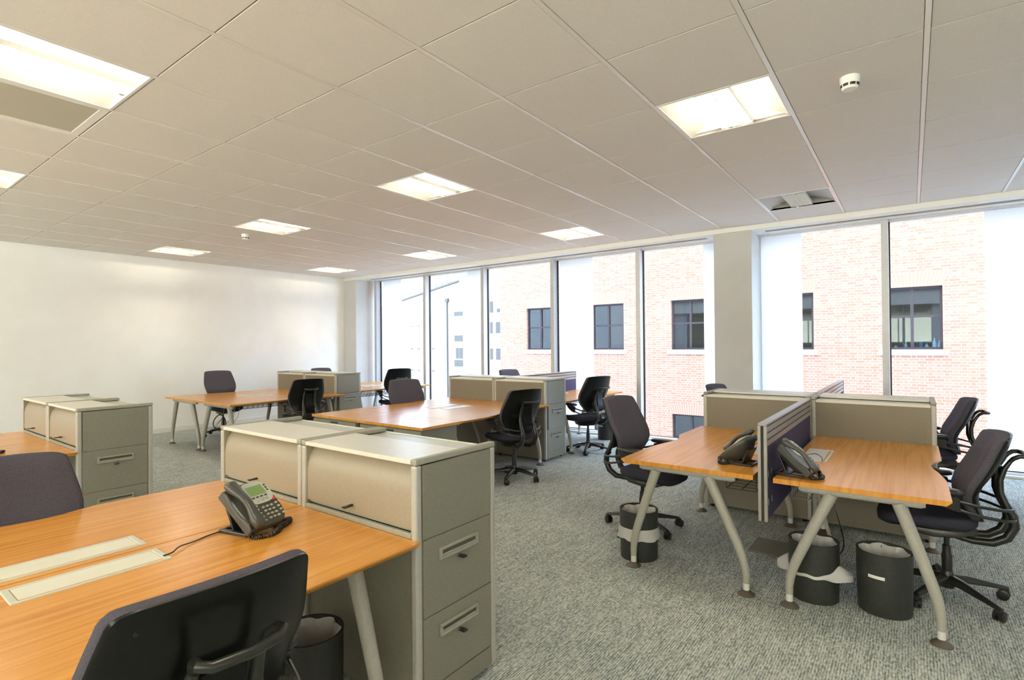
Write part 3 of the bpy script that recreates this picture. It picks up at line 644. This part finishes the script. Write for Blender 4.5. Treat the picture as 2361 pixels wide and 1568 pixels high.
# ------------------------------------------------------------------ task chairs (facing +y)
def make_chair(label):
    t = thing('task_chair', label, 'chair', (0,0,0), 0, 'black task chairs with fabric cushions')
    base = MB().lathe([(.0,.055),(.034,.055),(.038,.09),(.034,.125),(.027,.15),(.0,.15)], n=20)
    for k in range(5):
        a = 2*PI*k/5; c, s = math.cos(a), math.sin(a)
        rings = []
        for r, z, hw, hh in ((.02,.108,.030,.022),(.10,.106,.024,.019),(.20,.090,.019,.014),(.285,.076,.016,.010),(.305,.072,.012,.008)):
            rings.append([(r*c - q*hw*s, r*s + q*hw*c, z+p*hh) for q, p in ((-1,-1),(1,-1),(1,.3),(.45,1),(-.45,1),(-1,.3))])
        base.loft(rings)
    bo = obj('base', base, M['frame'], t, bevel=0, smooth=50)
    for k in range(5):
        a = 2*PI*k/5; c, s = math.cos(a)*.297, math.sin(a)*.297; tw = a + [0.9,-.7,.5,-1.2,.3][k]
        m_ = MB()
        for q in (-.015, .015):
            m_.tube([(q-.0095, .012, .029), (q-.007, .012, .029), (q+.007, .012, .029), (q+.0095, .012, .029)], [.023,.029,.029,.023], 18)
        m_.tube([(0, 0, .05), (0, 0, .078)], .011, 10)
        m_.tube([(-.012, .006, .05), (.012, .006, .05)], .022, 14)
        m_.xf(Matrix.Translation((c, s, 0)) @ Matrix.Rotation(tw, 4, 'Z'))
        obj('caster', m_, M['black'], bo)
    obj('gas_lift', MB().lathe([(0,.12),(.026,.12),(.026,.24),(.021,.26),(.021,.30),(.014,.302),(.014,.40),(0,.40)], n=18), M['black'], t)
    # under-seat mechanism
    mm = MB().loft([[(x*sx_, y, z) for sx_, z in ((-1,.372+dz),(1,.372+dz),(1,.40),(.8,.428),(-.8,.428),(-1,.40))] for x, y, dz in ((.05,-.20,.015),(.085,-.14,0),(.095,0,-.012),(.085,.10,0),(.05,.16,.02))])
    obj('mechanism', mm, M['frame'], t, bevel=.006, smooth=50)
    # seat cushion
    def seat_ring(z, k, fdrop=0):
        r = []
        n = 40
        for i in range(n):
            a = 2*PI*i/n; ca, sa = math.cos(a), math.sin(a)
            x = .245*k*math.copysign(abs(ca)**.62, ca); y = .238*k*math.copysign(abs(sa)**.62, sa)
            x *= 1 - .10*max(0, -y/.225)       # narrower towards the back
            zz = z + (-.028*max(0, (y-.08)/.145)**2 if y > .08 else 0) + (.014*(x/.245)**2)
            r.append((x, y+.060, zz))
        return r
    st = MB().loft([seat_ring(.432,.80), seat_ring(.438,.92), seat_ring(.455,.99), seat_ring(.475,1.0), seat_ring(.492,.965), seat_ring(.500,.88), seat_ring(.498,.6), seat_ring(.492,.25)])
    so = obj('seat', st, M['seat'], t, smooth=60)
    obj('seat_pan', MB().loft([seat_ring(.415,.55), seat_ring(.425,.86), seat_ring(.437,.90)]), M['black'], so, smooth=50)
    # backrest: outline by height
    W = [(0,.120),(.03,.150),(.12,.180),(.25,.218),(.40,.243),(.52,.250),(.64,.246),(.78,.232),(.90,.218),(.94,.214),(.965,.208),(.98,.201),(.99,.190),(1.0,.168)]
    def wv(v):
        for (a, wa), (b, wb) in zip(W, W[1:]):
            if v <= b: return wa+(wb-wa)*(v-a)/(b-a)
        return W[-1][1]
    def yc(v): return -.212 + .055*math.exp(-((v-.30)/.24)**2) - .118*v**1.9
    Z0, Z1 = .515, 1.0
    def sheet(off, edge, k=1.0, roll=0.0):
        rows = []
        for v in [0,.03,.08,.14,.22,.32,.42,.52,.62,.72,.82,.90,.94,.965,.98,.99,1.0]:
            row = []
            kk = k*(1 - roll*(1 if v in (0, 1.0) else .0)); 
            for i in range(17):
                s = -1+2*i/16; ww = wv(v)*kk
                fall = (1-abs(s)**5)*(1-abs(2*v-1)**7)
                row.append((s*ww, yc(v)+.060*(s*ww/.25)**2*(.45+.55*v) + off*fall + edge, Z0+(Z1-Z0)*v - (roll*.10*(1 if v == 1.0 else -1 if v == 0 else .5 if v == .99 else 0)) + .006*(1-s*s)*(1 if v > .9 else 0)))
            rows.append(row)
        return rows
    def slab4(ls):
        f, b = ls[0], ls[-1]; n = len(f[0]); m = len(f); mb = MB().grid(f); mb.grid(b, True)
        per = [(0,j) for j in range(n)] + [(i,n-1) for i in range(1,m)] + [(m-1,j) for j in range(n-2,-1,-1)] + [(i,0) for i in range(m-2,0,-1)]
        base = [i*n+j for i, j in per]; last = [m*n+i*n+j for i, j in per]; rings = [base]
        for L in ls[1:-1]:
            o = len(mb.v); mb.v += [tuple(L[i][j]) for i, j in per]; rings.append([o+q for q in range(len(per))])
        rings.append(last)
        for A, B in zip(rings, rings[1:]):
            for q in range(len(per)):
                r = (q+1) % len(per); mb.f.append((A[q], A[r], B[r], B[q]))
        return mb
    def slab(f, b):
        n = len(f[0]); m = len(f); mb = MB().grid(f); mb.grid(b, True)
        o = m*n; per = [(0,j) for j in range(n)] + [(i,n-1) for i in range(1,m)] + [(m-1,j) for j in range(n-2,-1,-1)] + [(i,0) for i in range(m-2,0,-1)]
        for (i0,j0),(i1,j1) in zip(per, per[1:]+per[:1]): mb.f.append((i0*n+j0, i1*n+j1, o+i1*n+j1, o+i0*n+j0))
        return mb
    cu = slab4([sheet(.024, .033, .91, .05), sheet(.012, .029, .96, .025), sheet(.0, .018, 1.0, .0), sheet(-.004, -.014, .985, .0)])
    bc = obj('back_cushion', cu, M['fabric'], t, smooth=85)
    sh = slab(sheet(.0, -.0145, .985), sheet(-.012, -.024, .965))
    ro = obj('back_shell', sh, M['shell'], t, smooth=50)
    yb_ = yc(.9)+.0247-.030
    for bx_ in (-.165, .165): obj('shell_button', MB().tube([(bx_, yb_+.004, .952), (bx_, yb_-.001, .952)], .0055, 12), M['black'], ro)
    for s in (-1, 1):
        p = [(s*.060,-.10,.395),(s*.072,-.20,.380),(s*.082,-.285,.386),(s*.088,-.345,.425),(s*.090,-.374,.490),(s*.088,-.370,.550),(s*.084,-.340,.610),(s*.079,-.320,.670),(s*.076,-.320,.740),(s*.074,-.338,.800),(s*.072,-.362,.842)]
        obj('upright', MB().tube(p, [.018,.022,.025,.026,.026,.024,.020,.018,.017,.015,.012], 12, flat=.9, up=(0,0,1)), M['frame'], t)
    hp = [(-.072,-.358,.838),(-.078,-.375,.862),(-.086,-.398,.878),(-.088,-.420,.880),(-.070,-.438,.877),(0,-.444,.874),(.070,-.438,.877),(.088,-.420,.880),(.086,-.398,.878),(.078,-.375,.862),(.072,-.358,.838)]
    obj('handle', MB().tube(hp, [.010,.012,.012,.012,.012,.012,.012,.012,.012,.012,.010], 12), M['frame'], t)
    obj('spine_bracket', MB().box(-.072, .072, -.352, -.330, .60, .64).loft([[(x, y, z) for x in (-.05, .05)] + [(x, y+.02, z) for x in (.05, -.05)] for y, z in ((-.352,.62),(-.335,.70),(-.335,.76),(-.338,.81))]), M['shell'], t, bevel=.004)
    for s in (-1, 1):
        lower = [(s*.090,-.378,.520),(s*.14,-.365,.522),(s*.20,-.31,.532),(s*.245,-.22,.550),(s*.265,-.13,.575),(s*.268,-.08,.588)]
        upper = [(s*.088,-.372,.575),(s*.14,-.355,.577),(s*.205,-.295,.587),(s*.25,-.21,.603),(s*.268,-.13,.622),(s*.27,-.08,.630)]
        obj('arm_tube', MB().tube(upper, .0085, 10), M['frame'], t); obj('arm_tube', MB().tube(lower, .0085, 10), M['frame'], t)
        br = MB().loft([[(s*.270-.012, y0, z0), (s*.270+.012, y0, z0), (s*.270+.012, y1, z1), (s*.270-.012, y1, z1)] for y0, z0, y1, z1 in ((-.10,.565,-.10,.645),(-.05,.575,-.05,.655),(.0,.60,.0,.660),(.05,.635,.05,.662))])
        obj('arm_bracket', br, M['frame'], t, smooth=0, bevel=.005)
        n = 24; rg = []
        for z, k in ((.656,.80),(.662,.97),(.674,1.0),(.684,.93),(.688,.70)):
            rg.append([(s*.268+.043*k*math.copysign(abs(math.cos(2*PI*i/n))**.7, math.cos(2*PI*i/n)), .0+.125*k*math.copysign(abs(math.sin(2*PI*i/n))**.8, math.sin(2*PI*i/n)), z) for i in range(n)])
        obj('arm_pad', MB().loft(rg), M['black'], t, smooth=60)
    return t
D = math.radians
chairs = [  # hub x, y, facing heading (0 = +y, clockwise), base phase, height of back top, label
 (.553, 1.440, 0, 20, 1.00, 'large black task chair at the bottom left, its shell towards the camera'),
 (.592, 3.17, 180, 10, .985, 'purple grey chair back at the left edge behind the lower left desk'),
 (4.79, 3.561, 18, -90, 1.01, 'black chair pulled up to the middle desk, seen from behind'),
 (4.96, 5.45, 203, 30, 1.022, 'purple grey chair behind the middle desk, cushion towards the camera'),
 (4.107, 1.76, 186, 96, 1.05, 'purple grey chair left of the right hand desks, full star base visible'),
 (4.05, -.155, -3, -65, .975, 'black chair at the right edge tucked under the right hand desk'),
 (6.20, -.18, -4, -60, .985, 'black chair behind the right edge one, against the brick view'),
 (6.32, 1.60, 188, 20, 1.015, 'blue grey chair top showing above the right hand cabinets by the column'),
 (6.57, 3.605, 18, -160, 1.055, 'black chair by the windows beside the middle drawer cabinet'),
 (7.49, 5.50, 190, 10, 1.052, 'purple chair top showing above the middle cabinets'),
 (4.385, 7.05, 14, 40, 1.03, 'black chair pulled up to the far wire basket desk'),
 (4.32, 9.36, 183, 30, 1.08, 'blue grey chair in front of the white left wall'),
 (6.30, 9.30, 180, 0, 1.05, 'blue chair top just above the farthest cabinets'),
 (6.48, 7.49, 20, 15, 1.084, 'black chair in front of the left windows, behind the middle one')]
CH0 = None
for (x, y, hd, ph, top, lb) in chairs:
    if CH0 is None: o = CH0 = make_chair(lb); o.location = (x, y, 0); o.rotation_euler = (0, 0, -D(hd))
    else: o = dup(CH0, (x, y, 0), -D(hd), lb)
    for c in o.children:
        nm = c.name.split('.')[0]
        if nm == 'base': c.rotation_euler = (0, 0, D(ph)+D(hd)); c.location.z = 0
        elif nm == 'gas_lift': pass
        else:
            dz = top-1.0
            c.location.z = dz if nm in ('back_cushion', 'back_shell') else dz*.5 if nm in ('upright', 'handle', 'spine_bracket') else 0
            c.location.y = .04 if nm in ('seat',) else .092 if nm in ('upright', 'handle', 'spine_bracket', 'arm_tube') else .065

# ------------------------------------------------------------------ phones
def make_phone(label):
    t = thing('desk_phone', label, 'phone', (0,0,0), 0, 'grey desk phones')
    obj('stand', MB().box(-.085,-.065,-.06,.095,0,.014).box(.065,.085,-.06,.095,0,.014).box(-.065,.065,.075,.095,0,.014).add([(-.07,.03,.0),(.07,.03,.0),(.07,.075,.10),(-.07,.075,.10),(-.07,.02,.0),(.07,.02,.0),(.07,.060,.10),(-.07,.060,.10)],[(0,1,2,3),(7,6,5,4),(0,4,5,1),(1,5,6,2),(2,6,7,3),(3,7,4,0)]), M['black'], t, smooth=0, bevel=.003)
    # tilted body: a rounded plate rising to the back, thick behind the head
    T_ = Matrix.Translation((0, -.105, .022)) @ Matrix.Rotation(D(40), 4, 'X')
    def ring(z, k=1.0, kb=1.0):
        pts = []
        for i in range(32):
            a = 2*PI*i/32; ca, sa = math.cos(a), math.sin(a)
            x = .098*k*math.copysign(abs(ca)**.55, ca); y = .115*k*math.copysign(abs(sa)**.60, sa)
            pts.append((x, y+.115, z))
        return pts
    body = MB().loft([ring(-.062,.42), ring(-.055,.58), ring(-.030,.82), ring(-.012,.96), ring(.0,1.0), ring(.014,1.0), ring(.020,.965)]).xf(T_)
    obj('body', body, M['phone'], t, smooth=50)
    # light display surround
    n = 32; rr = [(.028+.066*math.copysign(abs(math.cos(2*PI*i/n))**.6, math.cos(2*PI*i/n)), .165+.058*math.copysign(abs(math.sin(2*PI*i/n))**.7, math.sin(2*PI*i/n))) for i in range(n)]
    pl = obj('display_surround', MB().loft([[(x, y, .018) for x, y in rr], [(x, y, .0235) for x, y in rr]]).xf(T_), M['phone_face'], t, smooth=30)
    obj('display', MB().box(-.010,.068,.152,.200,.0225,.0245).xf(T_), M['lcd'], pl, smooth=0)
    k1 = MB()
    for i in range(4): k1.box(-.012+i*.021,.000+i*.021,.138,.144,.0225,.0255)
    for i in range(3): k1.box(-.030,-.022,.160+i*.014,.168+i*.014,.0225,.0250).box(.078,.086,.160+i*.014,.168+i*.014,.0225,.0250)
    obj('soft_keys', k1.xf(T_), M['phone'], pl, smooth=0)
    def button(x, y, mt, rx=.0075):
        obj('button', MB().lathe([(rx,.018),(rx,.0235),(rx*.7,.0255),(0,.026)], x, y, 12, 1, .72).xf(T_), M[mt], t)
    for r in range(4):
        for c in range(3): button(.008+c*.021, .030+r*.019, 'key')
    for r in range(5): button(-.021+ (0 if r < 4 else .004), .026+r*.019, 'key')
    for r in range(4): button(.078, .034+r*.019, 'key')
    button(.082, .113, 'redk', .009); button(.006, .122, 'key'); button(.030, .126, 'key', .010); button(.050, .126, 'key', .010)
    # cradle and handset at the left
    cr = MB().loft([[(-.104,y,-.02),(-.044,y,-.02),(-.044,y,zt),(-.104,y,zt)] for y, zt in ((.005,.016),(.035,.024),(.09,.014),(.14,.014),(.195,.026),(.222,.018))]).xf(T_)
    obj('cradle', cr, M['phone'], t, smooth=20, bevel=.006)
    hs = []
    for y, z, hw, hh in ((-.004,.042,.016,.012),(.004,.044,.025,.018),(.03,.046,.027,.020),(.058,.052,.022,.014),(.085,.060,.019,.0125),(.115,.063,.0185,.012),(.145,.060,.019,.0125),(.172,.052,.022,.014),(.200,.046,.027,.020),(.226,.044,.025,.018),(.236,.042,.014,.010)):
        hs.append([(-.076+hw*math.copysign(abs(math.cos(2*PI*i/16))**.8, math.cos(2*PI*i/16)), y, z+hh*math.copysign(abs(math.sin(2*PI*i/16))**.8, math.sin(2*PI*i/16))) for i in range(16)])
    obj('handset', MB().loft(hs).xf(T_), M['phone'], t, smooth=60)
    # coiled cord lying on the desk in front
    path = [(-.088,-.088,.030),(-.095,-.105,.012),(-.070,-.135,.0115),(-.035,-.150,.0115),(.0,-.142,.0115),(.03,-.122,.0115),(.07,-.108,.0115),(.115,-.092,.0115),(.135,-.068,.0115),(.112,-.050,.0115),(.075,-.058,.0115),(.04,-.080,.0115)]
    pv = [Vector(p) for p in path]; smp = []
    for a, b in zip(pv, pv[1:]):
        for q in range(34): smp.append(a.lerp(b, q/34))
    pts = []
    for i, p in enumerate(smp):
        d = (smp[min(i+1,len(smp)-1)]-smp[max(i-1,0)]).normalized(); sd_ = d.cross(Vector((0,0,1))).normalized(); a = i*.85
        pts.append(p + sd_*math.cos(a)*.0085 + Vector((0,0,1))*math.sin(a)*.0085)
    obj('coiled_cord', MB().tube(pts, .0023, 6), M['black'], t)
    return t
P0 = make_phone('grey desk phone with green display on the nearest desk'); P0.location = (1.145, 2.225, ZD); P0.rotation_euler = (0,0,D(14))
dup(P0, (3.60, .875, ZD), D(172), 'grey desk phone seen from behind, left of the navy screen')
dup(P0, (3.47, .545, ZD), D(-8), 'grey desk phone right of the navy screen, handset towards the camera')
dup(P0, (.765, 5.40, ZD), D(10), 'grey phone just showing at the left edge on the far left desk')
def cable(label, pts, r=.0026, m='black', name='cable', g=None):
    # smooth path through points
    pv = [Vector(p) for p in pts]; out = []
    for i in range(len(pv)-1):
        p0 = pv[max(i-1,0)]; p1 = pv[i]; p2 = pv[i+1]; p3 = pv[min(i+2,len(pv)-1)]
        for q in range(8):
            t_ = q/8; out.append(.5*((2*p1)+(-p0+p2)*t_+(2*p0-5*p1+4*p2-p3)*t_*t_+(-p0+3*p1-3*p2+p3)*t_**3))
    out.append(pv[-1])
    return tag(obj(name, MB().tube(out, r, 6), M[m]), label, 'cable', g)
cable('thin black phone lead running from the phone to the cable port', [(1.075, 2.285, ZD+.016), (1.04, 2.29, ZD+.006), (.99, 2.285, ZD+.004), (.93, 2.262, ZD+.004), (.87, 2.235, ZD+.010), (.835, 2.205, ZD+.006), (.80, 2.195, ZD+.006)])
cable('black lead looping over the silver cable lid', [(3.47, .61, ZD+.02), (3.62, .632, ZD+.006), (3.85, .60, ZD+.018), (4.05, .53, ZD+.022), (4.02, .48, ZD+.012), (3.92, .462, ZD+.006)])

# ------------------------------------------------------------------ bins
def make_bin(label, band):
    t = thing('waste_bin', label, 'bin', (0,0,0), 0, 'round black waste bins with liners')
    R, H = .132, .335
    obj('drum', MB().lathe([(0,0),(R*.965,0),(R*.97,.004),(R,H*.62),(R+.001,H),(R-.006,H),(R-.008,.012),(0,.012)], n=40), M['bin'], t)
    n = 48
    def wavy(z, r, amp, f, ph=0): return [((r+amp*math.sin(f*2*PI*i/n+ph)+amp*.6*math.sin((f*2+3)*2*PI*i/n))*math.cos(2*PI*i/n), (r+amp*math.sin(f*2*PI*i/n+ph)+amp*.6*math.sin((f*2+3)*2*PI*i/n))*math.sin(2*PI*i/n), z+amp*.8*math.sin(7*2*PI*i/n+ph)) for i in range(n)]
    obj('liner', MB().loft([wavy(.03,.105,.006,5), wavy(.12,.112,.005,6,1), wavy(.22,.108,.012,5,2), wavy(.27,.110,.010,7), wavy(.30,.113,.009,6,1), wavy(.326,.118,.005,6)], caps=False), M['bag'], t)
    if band:
        obj('liner_overhang', MB().loft([wavy(H*.66,.1345,.0005,6), wavy(H*.60,.139,.002,7,1), wavy(H*.50,.143,.003,5,2), wavy(H*.44,.149,.005,6,1), wavy(H*.43,.146,.005,6,1)], caps=False) if band == 1 else
            MB().loft([[((r0+r1*abs(math.sin(2*PI*i/n))**6)*math.cos(2*PI*i/n), (r0+r1*abs(math.sin(2*PI*i/n))**6)*math.sin(2*PI*i/n), z0+z1*abs(math.sin(2*PI*i/n+.25))**6+.004*math.sin(9*2*PI*i/n)) for i in range(n)] for r0, r1, z0, z1 in ((.1345,.004,.165,.05),(.139,.022,.158,.045),(.141,.055,.152,.02),(.138,.060,.148,-.012))], caps=False), M['bag'], t)
    return t
b0 = make_bin('black bin with liner hanging half way down, behind the left desk leg', 1); b0.location = (3.56, 1.555, 0)
for c in b0.children:
    if c.name.startswith('liner_overhang'):
        n = 48
b1_ = make_bin('black bin with white liner flaring out, under the middle of the right desks', 2); b1_.location = (3.60, .475, 0)
b2_ = make_bin('black bin with liner tucked inside, under the right foreground desk', 0); b2_.location = (3.645, .135, 0)
obj('label_slot', MB().loft([[(.1335*math.cos(a), .1335*math.sin(a), z) for a in (2.6,2.75,2.9,3.05,3.2)] for z in (.205,.222)], caps=False), M['whitep'], b2_)
dup(b2_, (7.62, 3.86, 0), 0, 'black bin by the window behind the purple grey chair')
dup(b2_, (1.26, 1.99, 0), 0, 'black bin in the shade under the nearest desk')

# ------------------------------------------------------------------ cables and clutter under the desks
for k in range(5):
    x = 3.75+random.random()*.5; y = 8.05+random.random()*.2
    cable('thin cables dangling below the far wire basket desk', [(x, y, .60), (x-.05, y-.03, .45), (x-.16+.06*random.random(), y-.05, .33), (x-.03, y, .20), (x-.12, y-.08, .08), (x-.02, y-.22, .006), (x+.15, y-.28, .006)], .003, 'wire', g='cables below the far basket desk')
lp = [(3.62+.085*math.cos(a), 7.95+.02*math.sin(a*2), .42+.10*math.sin(a)) for a in [2*PI*i/14 for i in range(15)]]
cable('coil of black cable hanging beside the far desk leg', lp, .007, 'black')
tag(obj('power_strip', MB().box(-.22,.22,-.03,.03,0,.045), M['black'], loc=(3.95, 8.30, .155), rot=(0,-.45,.6), bevel=.006), 'black power strip leaning under the far wire basket desk', 'power strip')
tag(obj('floor_box', MB().box(-.16,.16,-.14,.14,0,.008), M['cab'], loc=(4.25, .82, 0), bevel=.003), 'flat floor box lid in the carpet under the right hand desks', 'floor box')
cable('pale cable spine hanging under the right hand desks', [(4.05, .50, .66), (4.02, .50, .5), (4.03, .46, .32), (4.02, .43, .15), (4.06, .50, .03), (4.2, .62, .014)], .012, 'leg', 'cable_spine')
cable('black cable dropping from the basket of the right hand desk', [(4.3, .50, .60), (4.22, .42, .35), (4.25, .38, .12), (4.3, .45, .006), (4.2, .60, .006)], .004, 'black')
